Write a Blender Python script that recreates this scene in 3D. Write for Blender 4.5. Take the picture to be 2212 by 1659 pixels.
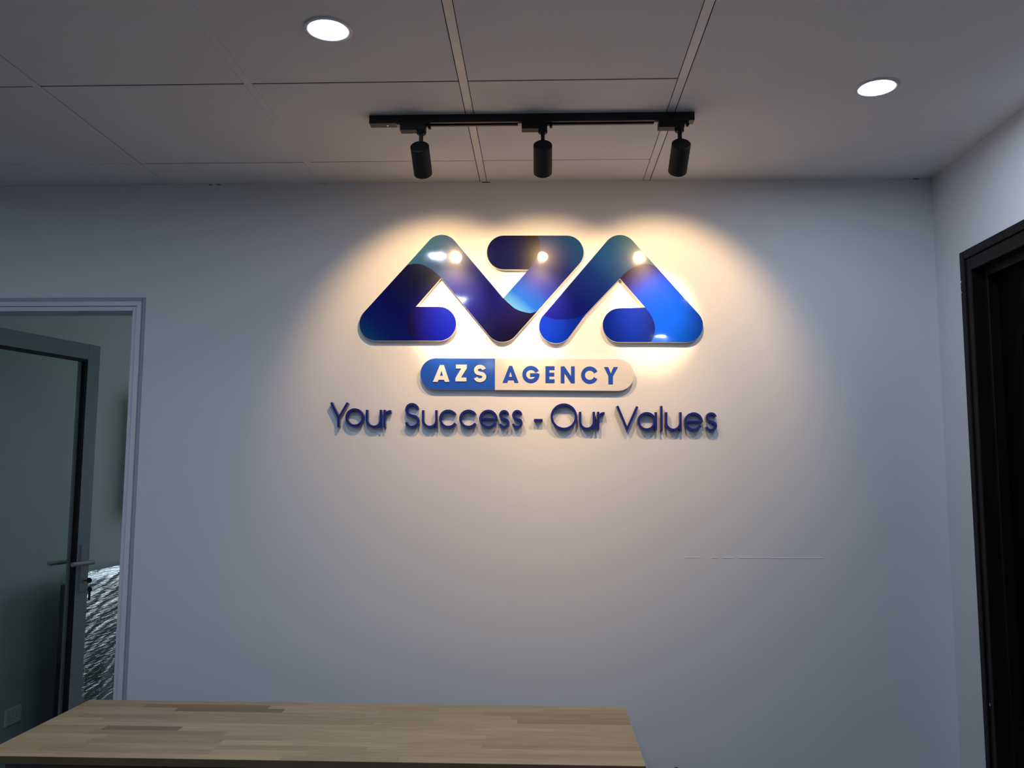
import bpy, bmesh, math, random
from mathutils import Vector, Matrix

for o in list(bpy.data.objects):
    bpy.data.objects.remove(o)
S = bpy.context.scene
C = S.collection
rnd = random.Random(7)

# ------------------------------------------------------------------ camera
F, PITCH, YAW, ROLL = 1845.7, 0.1049976, 0.0357726, 0.0038071
CAM_Z = 1.48
cp, sp = math.cos(PITCH), math.sin(PITCH)
cy, sy = math.cos(YAW), math.sin(YAW)
cr, sr = math.cos(ROLL), math.sin(ROLL)
FW = Vector((-sy * cp, cy * cp, sp))
RT = Vector((cy, sy, 0))
UP = RT.cross(FW)
R2 = cr * RT + sr * UP
U2 = -sr * RT + cr * UP
cd = bpy.data.cameras.new('camera')
cam = bpy.data.objects.new('camera', cd)
C.objects.link(cam)
cd.sensor_width = 36.0
cd.lens = F / 2212 * 36
cd.clip_start = 0.02
M = Matrix(((R2.x, U2.x, -FW.x, 0), (R2.y, U2.y, -FW.y, 0), (R2.z, U2.z, -FW.z, CAM_Z), (0, 0, 0, 1)))
cam.matrix_world = M
S.camera = cam

# ------------------------------------------------------------------ world, exposure, light levels
S.view_settings.view_transform = 'Standard'
S.view_settings.look = 'None'
S.view_settings.gamma = 1
S.view_settings.use_curve_mapping = False
S.view_settings.exposure = 0.0
S.cycles.use_denoising = True
S.cycles.max_bounces = 10
S.cycles.caustics_reflective = False
S.cycles.caustics_refractive = False
S.cycles.sample_clamp_indirect = 6.0
w = bpy.data.worlds.new('world')
S.world = w
w.use_nodes = True
w.node_tree.nodes['Background'].inputs[0].default_value = (0.02, 0.025, 0.03, 1)
w.node_tree.nodes['Background'].inputs[1].default_value = 0.1
DOWN_STRENGTH = 232.0              # radiance of the downlight lenses
DOWN_COL = (0.74, 0.90, 1.15)
SPOT_COL = (1.0, 0.63, 0.30)
SPOT_WIDE_W = 21.5
SPOT_CORE_W = 125.0
SPOT_LENS = 50.0
SIDE_FILL = 5  # emission of the lamp added to fill the side room
ADDED_WINDOW_GLOW = 3.4  # emission of the unseen window added to the side room


def ray(px, py):
    return FW * F + R2 * (px - 1106) - U2 * (py - 829.5)


def atY(px, py, Y):
    d = ray(px, py)
    k = Y / d.y
    return Vector((d.x * k, Y, d.z * k + CAM_Z))


def atZ(px, py, Z):
    d = ray(px, py)
    k = (Z - CAM_Z) / d.z
    return Vector((d.x * k, d.y * k, Z))


def atX(px, py, X):
    d = ray(px, py)
    k = X / d.x
    return Vector((X, d.y * k, d.z * k + CAM_Z))


# ------------------------------------------------------------------ materials
def srgb(r, g, b):
    f = lambda c: (c / 255 / 12.92) if c / 255 <= 0.04045 else ((c / 255 + 0.055) / 1.055) ** 2.4
    return (f(r), f(g), f(b), 1)


def new_mat(name):
    m = bpy.data.materials.new(name)
    m.use_nodes = True
    nt = m.node_tree
    return m, nt, nt.nodes['Principled BSDF']


def plain(name, col, rough=0.5, metal=0.0, spec=0.5, bump=0.0, bscale=60, coat=0.0, crough=0.05, var=0.0, vscale=3):
    m, nt, b = new_mat(name)
    col = tuple(col[:3]) + (1,)
    b.inputs['Base Color'].default_value = col
    b.inputs['Roughness'].default_value = rough
    b.inputs['Metallic'].default_value = metal
    b.inputs['Specular IOR Level'].default_value = spec
    b.inputs['Coat Weight'].default_value = coat
    b.inputs['Coat Roughness'].default_value = crough
    tc = nt.nodes.new('ShaderNodeTexCoord')
    if var:
        n = nt.nodes.new('ShaderNodeTexNoise')
        n.inputs['Scale'].default_value = vscale
        n.inputs['Detail'].default_value = 5
        nt.links.new(tc.outputs['Object'], n.inputs['Vector'])
        mx = nt.nodes.new('ShaderNodeMixRGB')
        mx.inputs[1].default_value = tuple(c * (1 - var) for c in col[:3]) + (1,)
        mx.inputs[2].default_value = tuple(min(1, c * (1 + var)) for c in col[:3]) + (1,)
        nt.links.new(n.outputs['Fac'], mx.inputs[0])
        nt.links.new(mx.outputs[0], b.inputs['Base Color'])
    if bump:
        n = nt.nodes.new('ShaderNodeTexNoise')
        n.inputs['Scale'].default_value = bscale
        n.inputs['Detail'].default_value = 4
        nt.links.new(tc.outputs['Object'], n.inputs['Vector'])
        bp = nt.nodes.new('ShaderNodeBump')
        bp.inputs['Strength'].default_value = bump
        bp.inputs['Distance'].default_value = 0.004
        nt.links.new(n.outputs['Fac'], bp.inputs['Height'])
        nt.links.new(bp.outputs[0], b.inputs['Normal'])
    return m


def emit(name, col, strength):
    m, nt, b = new_mat(name)
    b.inputs['Base Color'].default_value = (0, 0, 0, 1)
    b.inputs['Emission Color'].default_value = tuple(col[:3]) + (1,)
    b.inputs['Emission Strength'].default_value = strength
    return m


PRINT = (0.27, 0.38, 0.66)     # inks read in neutral light; the sign is seen under warm lamps


def printed(name, stops):
    """glossy printed acrylic: colour ramp along UV.x, scuffed clear coat"""
    m, nt, b = new_mat(name)
    uv = nt.nodes.new('ShaderNodeUVMap')
    sep = nt.nodes.new('ShaderNodeSeparateXYZ')
    nt.links.new(uv.outputs[0], sep.inputs[0])
    cr_ = nt.nodes.new('ShaderNodeValToRGB')
    nt.links.new(sep.outputs['X'], cr_.inputs[0])
    el = cr_.color_ramp.elements
    while len(el) < len(stops):
        el.new(0.5)
    for e, (p, c) in zip(el, stops):
        e.position = p
        e.color = tuple(v * k for v, k in zip(srgb(*c)[:3], PRINT)) + (1,)
    nt.links.new(cr_.outputs[0], b.inputs['Base Color'])
    b.inputs['Roughness'].default_value = 0.24
    b.inputs['Specular IOR Level'].default_value = 0.06
    b.inputs['Coat Weight'].default_value = 1.0
    tc = nt.nodes.new('ShaderNodeTexCoord')
    n = nt.nodes.new('ShaderNodeTexNoise')
    n.inputs['Scale'].default_value = 9
    n.inputs['Detail'].default_value = 6
    nt.links.new(tc.outputs['Object'], n.inputs['Vector'])
    mr = nt.nodes.new('ShaderNodeMapRange')
    mr.inputs['From Min'].default_value = 0.35
    mr.inputs['From Max'].default_value = 0.75
    mr.inputs['To Min'].default_value = 0.025
    mr.inputs['To Max'].default_value = 0.09
    nt.links.new(n.outputs['Fac'], mr.inputs['Value'])
    nt.links.new(mr.outputs[0], b.inputs['Coat Roughness'])
    n2 = nt.nodes.new('ShaderNodeTexNoise')
    n2.inputs['Scale'].default_value = 14
    n2.inputs['Detail'].default_value = 1
    nt.links.new(tc.outputs['Object'], n2.inputs['Vector'])
    bp = nt.nodes.new('ShaderNodeBump')
    bp.inputs['Strength'].default_value = 0.06
    bp.inputs['Distance'].default_value = 0.004
    nt.links.new(n2.outputs['Fac'], bp.inputs['Height'])
    nt.links.new(bp.outputs[0], b.inputs['Coat Normal'])
    return m


def wood(name, base, dark, seed):
    m, nt, b = new_mat(name)
    tc = nt.nodes.new('ShaderNodeTexCoord')
    mp = nt.nodes.new('ShaderNodeMapping')
    mp.inputs['Location'].default_value = (seed * 1.7, seed * 3.1, seed)
    mp.inputs['Scale'].default_value = (2.2, 34, 34)
    nt.links.new(tc.outputs['Object'], mp.inputs[0])
    n = nt.nodes.new('ShaderNodeTexNoise')
    n.inputs['Scale'].default_value = 2.2
    n.inputs['Detail'].default_value = 8
    n.inputs['Roughness'].default_value = 0.62
    n.inputs['Distortion'].default_value = 1.4
    nt.links.new(mp.outputs[0], n.inputs['Vector'])
    oi = nt.nodes.new('ShaderNodeObjectInfo')
    r = nt.nodes.new('ShaderNodeValToRGB')
    r.color_ramp.elements[0].position = 0.3
    r.color_ramp.elements[1].position = 0.68
    r.color_ramp.elements[0].color = tuple(dark) + (1,)
    r.color_ramp.elements[1].color = tuple(base) + (1,)
    nt.links.new(n.outputs['Fac'], r.inputs[0])
    hv = nt.nodes.new('ShaderNodeHueSaturation')
    mr = nt.nodes.new('ShaderNodeMapRange')
    mr.inputs['To Min'].default_value = 0.93
    mr.inputs['To Max'].default_value = 1.07
    nt.links.new(oi.outputs['Random'], mr.inputs['Value'])
    nt.links.new(mr.outputs[0], hv.inputs['Value'])
    nt.links.new(r.outputs[0], hv.inputs['Color'])
    nt.links.new(hv.outputs[0], b.inputs['Base Color'])
    b.inputs['Roughness'].default_value = 0.42
    b.inputs['Specular IOR Level'].default_value = 0.35
    return m


def film_mat():
    m, nt, b = new_mat('stretch_film')
    nt.nodes.remove(b)
    out = nt.nodes['Material Output']
    tc = nt.nodes.new('ShaderNodeTexCoord')
    mp = nt.nodes.new('ShaderNodeMapping')
    mp.inputs['Rotation'].default_value = (0.32, 0, 0)
    mp.inputs['Scale'].default_value = (10, 9, 120)
    nt.links.new(tc.outputs['Object'], mp.inputs[0])
    n = nt.nodes.new('ShaderNodeTexNoise')
    n.inputs['Scale'].default_value = 1.0
    n.inputs['Detail'].default_value = 5
    n.inputs['Distortion'].default_value = 1.2
    nt.links.new(mp.outputs[0], n.inputs['Vector'])
    n2 = nt.nodes.new('ShaderNodeTexNoise')
    n2.inputs['Scale'].default_value = 26
    n2.inputs['Detail'].default_value = 3
    nt.links.new(tc.outputs['Object'], n2.inputs['Vector'])
    ad = nt.nodes.new('ShaderNodeMath')
    ad.operation = 'MULTIPLY_ADD'
    ad.inputs[1].default_value = 0.9
    nt.links.new(n2.outputs['Fac'], ad.inputs[0])
    nt.links.new(n.outputs['Fac'], ad.inputs[2])
    bp = nt.nodes.new('ShaderNodeBump')
    bp.inputs['Strength'].default_value = 1.0
    bp.inputs['Distance'].default_value = 0.0028
    nt.links.new(ad.outputs[0], bp.inputs['Height'])
    gl = nt.nodes.new('ShaderNodeBsdfGlossy')
    gl.inputs['Roughness'].default_value = 0.09
    gl.inputs['Color'].default_value = (0.95, 0.97, 1, 1)
    nt.links.new(bp.outputs[0], gl.inputs['Normal'])
    tr = nt.nodes.new('ShaderNodeBsdfTransparent')
    tr.inputs['Color'].default_value = (0.86, 0.88, 0.9, 1)
    mx = nt.nodes.new('ShaderNodeMixShader')
    mx.inputs[0].default_value = 0.4
    nt.links.new(tr.outputs[0], mx.inputs[1])
    nt.links.new(gl.outputs[0], mx.inputs[2])
    nt.links.new(mx.outputs[0], out.inputs['Surface'])
    return m


def glass_mat():
    m, nt, b = new_mat('door_glass')
    nt.nodes.remove(b)
    out = nt.nodes['Material Output']
    gl = nt.nodes.new('ShaderNodeBsdfGlossy')
    gl.inputs['Roughness'].default_value = 0.01
    tr = nt.nodes.new('ShaderNodeBsdfTransparent')
    tr.inputs['Color'].default_value = (0.88, 0.92, 0.91, 1)
    lw = nt.nodes.new('ShaderNodeFresnel')
    lw.inputs['IOR'].default_value = 1.5
    mx = nt.nodes.new('ShaderNodeMixShader')
    ge = nt.nodes.new('ShaderNodeNewGeometry')
    mm = nt.nodes.new('ShaderNodeMath')
    mm.operation = 'MULTIPLY'
    inv = nt.nodes.new('ShaderNodeMath')
    inv.operation = 'SUBTRACT'
    inv.inputs[0].default_value = 1.0
    nt.links.new(ge.outputs['Backfacing'], inv.inputs[1])
    nt.links.new(lw.outputs[0], mm.inputs[0])
    nt.links.new(inv.outputs[0], mm.inputs[1])
    nt.links.new(mm.outputs[0], mx.inputs[0])
    nt.links.new(tr.outputs[0], mx.inputs[1])
    nt.links.new(gl.outputs[0], mx.inputs[2])
    nt.links.new(mx.outputs[0], out.inputs['Surface'])
    return m


MAT = {
    'wall': plain('wall_paint', (0.70, 0.71, 0.73), 0.62, bump=0.06, bscale=45, var=0.02, vscale=1.5),
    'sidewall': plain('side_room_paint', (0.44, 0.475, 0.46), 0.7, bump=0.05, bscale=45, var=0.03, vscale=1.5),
    'tile': plain('ceiling_tile_white', (0.82, 0.80, 0.79), 0.75, bump=0.05, bscale=90, var=0.02, vscale=4),
    'void': plain('ceiling_void_dark', (0.03, 0.028, 0.026), 0.9),
    'bar': plain('ceiling_bar_white', (0.82, 0.80, 0.79), 0.45),
    'barlight': plain('ceiling_bar_cream', (0.86, 0.82, 0.77), 0.4, var=0.06, vscale=14),
    'board': plain('plasterboard_white', (0.82, 0.805, 0.79), 0.75, bump=0.05, bscale=50, var=0.02, vscale=2),
    'floor': plain('floor_tile_grey', (0.05, 0.049, 0.047), 0.25, var=0.08, vscale=2),
    'black': plain('black_powder_coat', (0.007, 0.007, 0.0075), 0.55, spec=0.3, bump=0.1, bscale=700),
    'blackgloss': plain('black_plastic', (0.014, 0.013, 0.014), 0.42, spec=0.3),
    'chrome': plain('bright_metal', (0.75, 0.75, 0.75), 0.2, metal=1),
    'foam': plain('white_foam_edge', (0.80, 0.79, 0.77), 0.6),
    'pillblue': plain('blue_acrylic_print', srgb(2, 76, 190), 0.35, coat=0.5, crough=0.08),
    'pillwhite': plain('white_acrylic_print', (0.66, 0.645, 0.63), 0.3, coat=0.6, crough=0.03),
    'letterblue': plain('blue_letter_vinyl', srgb(6, 66, 178), 0.4),
    'slogan': plain('dark_blue_acrylic', srgb(5, 22, 118), 0.35, coat=0.3),
    'pvc': plain('white_pvc', (0.66, 0.68, 0.74), 0.4),
    'seal': plain('grey_sealant', (0.36, 0.37, 0.41), 0.7),
    'leaf': plain('pale_grey_aluminium', (0.30, 0.32, 0.345), 0.45),
    'gasket': plain('black_rubber', (0.008, 0.008, 0.009), 0.7),
    'handle': plain('satin_handle', (0.42, 0.41, 0.40), 0.4, metal=0.2),
    'darkwood': plain('dark_stained_wood', (0.0095, 0.0062, 0.0054), 0.42, var=0.3, vscale=12, spec=0.15),
    'blackwood': plain('near_black_wood', (0.0015, 0.0012, 0.0012), 0.5, spec=0.05),
    'plate': plain('white_switch_plastic', (0.62, 0.66, 0.64), 0.4),
    'hole': plain('dark_hole', (0.01, 0.01, 0.01), 0.8),
    'core': plain('blue_grey_padding', (0.27, 0.30, 0.37), 0.8, var=0.15, vscale=5),
    'corewhite': plain('pale_panel', (0.50, 0.54, 0.60), 0.7),
    'coredark': plain('dark_leg', (0.02, 0.018, 0.022), 0.6),
    'rim': plain('downlight_rim_white', (0.72, 0.73, 0.75), 0.18, coat=0.4),
    'lens': emit('downlight_lens', DOWN_COL, DOWN_STRENGTH),
    'spotlens': emit('spot_lens', SPOT_COL, SPOT_LENS),
    'film': film_mat(),
    'glass': glass_mat(),
    'key': plain('dark_key_plastic', (0.02, 0.02, 0.02), 0.4),
}
WOODS = [wood('rubberwood_pale', (0.57, 0.42, 0.235), (0.42, 0.30, 0.155), 1),
         wood('rubberwood_honey', (0.52, 0.375, 0.205), (0.37, 0.255, 0.13), 2),
         wood('rubberwood_tan', (0.46, 0.325, 0.172), (0.33, 0.22, 0.11), 3),
         wood('rubberwood_brown', (0.29, 0.19, 0.10), (0.23, 0.145, 0.07), 4)]


# ------------------------------------------------------------------ object helpers
def root_loc(p):
    while p.parent:
        p = p.parent
    return Vector(p.location)


def props(o, label=None, cat=None, group=None, kind=None):
    for k, v in (('label', label), ('category', cat), ('group', group), ('kind', kind)):
        if v:
            o[k] = v
    return o


def thing(name, loc, label=None, cat=None, group=None, kind=None):
    o = bpy.data.objects.new(name, None)
    o.empty_display_size = 0.05
    C.objects.link(o)
    o.location = loc
    return props(o, label, cat, group, kind)


class MB:
    def __init__(self):
        self.v, self.f, self.m, self.uv = [], [], [], None

    def add(self, verts, faces, mi=0):
        k = len(self.v)
        self.v += [Vector(p) for p in verts]
        for f in faces:
            self.f.append([i + k for i in f])
            self.m.append(mi)
        return self

    def box(self, a, b, mi=0):
        (x0, y0, z0), (x1, y1, z1) = [tuple(min(p, q) for p, q in zip(a, b)), tuple(max(p, q) for p, q in zip(a, b))]
        v = [(x0, y0, z0), (x1, y0, z0), (x1, y1, z0), (x0, y1, z0), (x0, y0, z1), (x1, y0, z1), (x1, y1, z1), (x0, y1, z1)]
        return self.add(v, [(0, 3, 2, 1), (4, 5, 6, 7), (0, 1, 5, 4), (1, 2, 6, 5), (2, 3, 7, 6), (3, 0, 4, 7)], mi)

    def cyl(self, p0, p1, r0, r1=None, n=24, cap0=True, cap1=True, mi=0):
        p0, p1 = Vector(p0), Vector(p1)
        r1 = r0 if r1 is None else r1
        d = (p1 - p0).normalized()
        a = d.orthogonal().normalized()
        b = d.cross(a)
        v = []
        for p, r in ((p0, r0), (p1, r1)):
            for i in range(n):
                t = 2 * math.pi * i / n
                v.append(p + (a * math.cos(t) + b * math.sin(t)) * r)
        f = [(i, (i + 1) % n, n + (i + 1) % n, n + i) for i in range(n)]
        if cap0:
            f.append(tuple(range(n - 1, -1, -1)))
        if cap1:
            f.append(tuple(range(n, 2 * n)))
        return self.add(v, f, mi)

    def lathe(self, p, d, prof, n=32, mi=0):
        """profile of (along, radius) around axis d from p; closed ends where radius is 0"""
        p, d = Vector(p), Vector(d).normalized()
        a = d.orthogonal().normalized()
        b = d.cross(a)
        v, f = [], []
        for (s, r) in prof:
            for i in range(n):
                t = 2 * math.pi * i / n
                v.append(p + d * s + (a * math.cos(t) + b * math.sin(t)) * max(r, 1e-5))
        for k in range(len(prof) - 1):
            for i in range(n):
                j = (i + 1) % n
                f.append((k * n + i, k * n + j, (k + 1) * n + j, (k + 1) * n + i))
        return self.add(v, f, mi)

    def tube(self, pts, r, n=8, mi=0):
        for a, b in zip(pts[:-1], pts[1:]):
            self.cyl(a, b, r, n=n, mi=mi)
        return self

    def prism(self, poly, yf, yb, mi=0, side=None):
        """poly: list of (x, z), extruded from y=yf (front, towards camera) to y=yb"""
        ar = sum(poly[i][0] * poly[(i + 1) % len(poly)][1] - poly[(i + 1) % len(poly)][0] * poly[i][1] for i in range(len(poly)))
        if ar < 0:
            poly = poly[::-1]
        n = len(poly)
        v = [(x, yf, z) for x, z in poly] + [(x, yb, z) for x, z in poly]
        k = len(self.v)
        self.add(v, [tuple(range(n))], mi)
        self.f.append([k + n + i for i in range(n - 1, -1, -1)]); self.m.append(mi if side is None else side)
        for i in range(n):
            j = (i + 1) % n
            self.f.append([k + i, k + n + i, k + n + j, k + j]); self.m.append(mi if side is None else side)
        return self

    def build(self, name, mats, parent=None, smooth=False, bevel=0, uvfn=None):
        off = root_loc(parent) if parent else Vector((0, 0, 0))
        if not isinstance(mats, (list, tuple)):
            mats = [mats]
        me = bpy.data.meshes.new(name)
        me.from_pydata([tuple(p - off) for p in self.v], [], self.f)
        for m in mats:
            me.materials.append(m)
        for p, mi in zip(me.polygons, self.m):
            p.material_index = mi
        if uvfn:
            ul = me.uv_layers.new(name='UVMap')
            for lp in me.loops:
                ul.data[lp.index].uv = (uvfn(self.v[lp.vertex_index]), 0)
        if smooth:
            for p in me.polygons:
                p.use_smooth = True
            me.set_sharp_from_angle(angle=math.radians(40))
        me.update()
        o = bpy.data.objects.new(name, me)
        C.objects.link(o)
        if parent:
            o.parent = parent
        if bevel:
            b = o.modifiers.new('bevel', 'BEVEL')
            b.width = bevel
            b.segments = 2
            b.limit_method = 'ANGLE'
        return o


def copy_tree(o, parent=None):
    c = o.copy()
    C.objects.link(c)
    c.parent = parent
    for ch in list(o.children):
        copy_tree(ch, c)
    return c


# ------------------------------------------------------------------ dimensions
WY = 3.19            # sign wall plane
CZ = 2.60            # ceiling
WX = 1.472           # right wall plane
XL, YB = -3.4, -4.6  # far left and behind the camera
DX1 = atY(313.7, 800, WY).x * 0 - 1.527     # outer right edge of left door frame
DTOP = atY(200, 643, WY).z                  # outer top of left door frame

# ------------------------------------------------------------------ setting
def struct(o):
    o['kind'] = 'structure'
    return o


struct(MB().box((XL, YB, -0.1), (3.0, 7.2, 0)).build('floor', MAT['floor']))

OP0, OP1, OPT = -2.455, DX1 + 0.0, DTOP      # rough opening in the sign wall
wb = MB()
wb.box((XL, WY, 0), (OP0, WY + 0.11, CZ))
wb.box((OP1, WY, 0), (WX, WY + 0.11, CZ))
wb.box((OP0, WY, OPT), (OP1, WY + 0.11, CZ))
wall_back = struct(wb.build('wall_back', MAT['wall']))

# putty ridge low on the wall
pa, pb = atY(1480, 1204, WY), atY(1780, 1206, WY)
rg = MB()
n = 26
for i in range(n):
    if i in (3, 4, 6, 9):
        continue
    x0 = pa.x + (pb.x - pa.x) * i / n
    x1 = pa.x + (pb.x - pa.x) * (i + 1) / n
    z0 = pa.z + (pb.z - pa.z) * i / n + rnd.uniform(-.0008, .0008)
    h = rnd.uniform(.0008, .0016)
    rg.add([(x0, WY, z0 - h), (x1, WY, z0 - h), (x1, WY - .0012, z0), (x0, WY - .0012, z0), (x1, WY, z0 + h * 1.5), (x0, WY, z0 + h * 1.5)],
           [(0, 1, 2, 3), (3, 2, 4, 5), (0, 3, 5), (1, 4, 2)])
rg.build('paint_ridge', MAT['wall'], wall_back)

# dark specks of missing filler where the wall meets the ceiling
for px_, py_, wd_ in ((1050, 398.5, .016), (1979, 386.5, .010), (455, 398.5, .006), (472, 399, .008)):
    sx_ = atY(px_, py_, WY)
    MB().box((sx_.x - wd_, WY - .0006, CZ - .0035), (sx_.x + wd_, WY, CZ - .0008)).build('filler_gap', MAT['void'], wall_back)

# right wall with the dark door opening
RY1 = 2.975          # casing edge nearest the corner
RTOP = atX(2077, 550, WX).z
CW = 0.075           # casing width
RY0 = RY1 - 1.06
wr = MB()
wr.box((WX, RY1 - CW, 0), (WX + 0.12, WY + 0.11, CZ))
wr.box((WX, YB, 0), (WX + 0.12, RY0 + CW, CZ))
wr.box((WX, RY0 + CW, RTOP - CW), (WX + 0.12, RY1 - CW, CZ))
struct(wr.build('wall_right', MAT['wall']))
struct(MB().box((XL - 0.1, YB, 0), (XL, WY, CZ)).build('wall_left', MAT['wall']))
struct(MB().box((XL, YB - 0.1, 0), (WX, YB, CZ)).build('wall_front', MAT['wall']))
# the room behind the open door
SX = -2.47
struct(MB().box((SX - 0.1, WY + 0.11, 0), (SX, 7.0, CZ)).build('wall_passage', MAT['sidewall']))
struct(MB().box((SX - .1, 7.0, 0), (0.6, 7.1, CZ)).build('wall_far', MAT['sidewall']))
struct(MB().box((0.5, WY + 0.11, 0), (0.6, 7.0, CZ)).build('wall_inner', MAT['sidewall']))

# ceiling: lay-in panels between bars, plain board on the right
ceil = thing('ceiling', (0, 0, CZ), kind='structure')
MB().box((XL, YB, CZ + 0.0022), (WX + .12, 7.1, CZ + 0.06)).build('ceiling_void', MAT['void'], ceil)
BX = [0.398 - 0.6253 * k for k in range(0, 7)]      # bar centres
SEAM = [2.965 - 0.625 * k for k in range(0, 13)]
HB = 0.0118
xs = BX
ys = [WY] + SEAM
for i in range(len(xs) - 1):
    xr, xl = xs[i] - HB, xs[i + 1] + HB
    gr = 0.0026 if i <= 1 else 0.0005
    gl = 0.0024 if i == 0 else .003
    if i == 1:
        gl = 0.0009
    if i == 2:
        gl = 0.0034
    xl2 = max(xl + gl, XL)
    for j in range(len(ys) - 1):
        y1, y0 = ys[j], max(ys[j + 1], YB)
        gy = 0.0075 if j >= 2 else (0.0045 if j == 1 else 0)
        gy0 = 0.0045 if j == 0 else 0.0075
        dz = rnd.uniform(-.0006, .0006)
        MB().box((xl2, y0 + gy0 * .5, CZ + dz), (xr - gr, y1 - gy * .5, CZ + 0.0021)).build('ceiling_tile', MAT['tile'], ceil)
for i, x in enumerate(BX):
    for j in range(len(ys) - 1):
        y1, y0 = ys[j], max(ys[j + 1], YB)
        if i == 1 and j == 2:
            m = MAT['barlight']
        elif i == 0 and j in (2, 3):
            m = MAT['barlight']
        elif i == 1 and j == 1:
            m = MAT['barlight']
        else:
            m = MAT['bar']
        if x - HB < XL:
            continue
        MB().box((x - HB, y0 + .0003, CZ + 0.0006), (x + HB, y1 - .0003, CZ + 0.0021)).build('ceiling_bar', m, ceil)
MB().box((BX[0] + HB + 0.0028, YB, CZ), (WX, WY, CZ + 0.0021)).build('ceiling_board', MAT['board'], ceil)
MB().box((SX - .1, WY + 0.11, CZ), (0.6, 7.1, CZ + 0.0021)).build('ceiling_board', MAT['board'], ceil)

# ------------------------------------------------------------------ left door (white frame, open glazed leaf)
d1 = thing('door_1', (-1.9, WY + .03, 0), kind='structure')
FO = 0.013    # outer sealant strip width
FWD = 0.036   # main face width
x1, x0, zt = DX1, OP0, DTOP
y_f = WY - 0.008
# sealant / lipped outer strip
s = MB()
s.box((x1 - FO, y_f + .003, 0), (x1, WY + .11, zt))
s.box((x0, y_f + .003, zt - FO - .004), (x1 - FO, WY + .11, zt))
s.build('sealant_strip', MAT['seal'], d1, bevel=0.003)
s = MB()
s.box((x1 - FO - .018, y_f - .004, 0), (x1 - FO, WY + .112, zt - FO - .004))
s.box((x0, y_f - .004, zt - FO - .004 - .018), (x1 - FO - .018, WY + .112, zt - FO - .004))
s.box((x0, y_f - .004, 0), (x0 + .02, WY + .112, zt - .035))
s.build('door_frame', MAT['pvc'], d1, bevel=0.002)
s = MB()
s.box((x1 - FO - FWD, y_f + .004, 0), (x1 - FO - .018, WY + .10, zt - FO - .022))
s.box((x0 + .02, y_f + .004, zt - FO - .004 - FWD), (x1 - FO - FWD, WY + .10, zt - FO - .022))
s.build('frame_stop', MAT['pvc'], d1, bevel=0.002)

# leaf: hinge far left, swung into the side room
LH = 2.10                               # leaf top
free_top = atZ(218, 748, LH)
zero_top = atZ(0, 707, LH)
dirv = (free_top - zero_top); dirv.z = 0
dirv.normalize()
leaf_w = (free_top.y - (WY + .09)) / dirv.y
hinge = free_top - dirv * leaf_w
hinge.z = 0
nrm = Vector((dirv.y, -dirv.x, 0))       # towards +x / camera side
LT = 0.040
ST = 0.075


def LP(u, z, t):
    """u along leaf from hinge, t towards the camera-side face"""
    p = hinge + dirv * u + nrm * t
    return Vector((p.x, p.y, z))


def leaf_box(mb, u0, u1, z0, z1, t0, t1, mi=0):
    v = [LP(u0, z0, t0), LP(u1, z0, t0), LP(u1, z0, t1), LP(u0, z0, t1), LP(u0, z1, t0), LP(u1, z1, t0), LP(u1, z1, t1), LP(u0, z1, t1)]
    mb.add(v, [(0, 1, 2, 3), (7, 6, 5, 4), (4, 5, 1, 0), (5, 6, 2, 1), (6, 7, 3, 2), (7, 4, 0, 3)], mi)
    return mb


lf = MB()
GW = 0.012
W = leaf_w
leaf_box(lf, W - ST, W, 0.01, LH, -LT, 0)
leaf_box(lf, 0, ST, 0.01, LH, -LT, 0)
leaf_box(lf, ST, W - ST, LH - ST, LH, -LT, 0)
leaf_box(lf, ST, W - ST, 0.01, 0.13, -LT, 0)
leaf = lf.build('door_leaf', MAT['leaf'], d1, bevel=0.0015)
g = MB()
for a in ((W - ST - GW, W - ST, 0.13, LH - ST), (ST, ST + GW, 0.13, LH - ST)):
    leaf_box(g, *a, -LT + .004, -.003)
leaf_box(g, ST + GW, W - ST - GW, LH - ST - GW, LH - ST, -LT + .004, -.003)
leaf_box(g, ST + GW, W - ST - GW, 0.13, 0.13 + GW, -LT + .004, -.003)
g.build('gasket', MAT['gasket'], leaf)
g = MB()
leaf_box(g, W - ST - GW - .012, W - ST - GW, 0.13 + GW, LH - ST - GW, -LT + .002, -LT + .014)
g.build('glazing_bead', MAT['leaf'], leaf)
g = MB()
leaf_box(g, ST + GW * .5, W - ST - GW * .5, 0.13 + GW * .5, LH - ST - GW * .5, -.0235, -.0165)
g.build('glass_pane', MAT['glass'], leaf)
# lever handles, plates, lock
hz = 1.055
hu = W - ST * 0.5
for side, nm in ((1, 'front'), (-1, 'rear')):
    t0 = 0 if side == 1 else -LT
    h = MB()
    leaf_box(h, hu - .018, hu + .018, hz - .14, hz + .085, t0, t0 + side * .008)
    hp = h.build('handle_plate', MAT['leaf'] if side == 1 else MAT['handle'], leaf, bevel=0.002)
    h = MB()
    h.cyl(LP(hu, hz, t0 + side * .008), LP(hu, hz, t0 + side * .052), .010, n=16)
    h.cyl(LP(hu + .012, hz, t0 + side * .050), LP(hu - .115, hz, t0 + side * .050), .0105, n=16)
    h.build('lever', MAT['handle'], leaf, smooth=True)
h = MB()
h.cyl(LP(hu, hz - .085, 0), LP(hu, hz - .085, .016), .013, n=18)
h.build('lock_cylinder', MAT['handle'], leaf, smooth=True)
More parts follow.
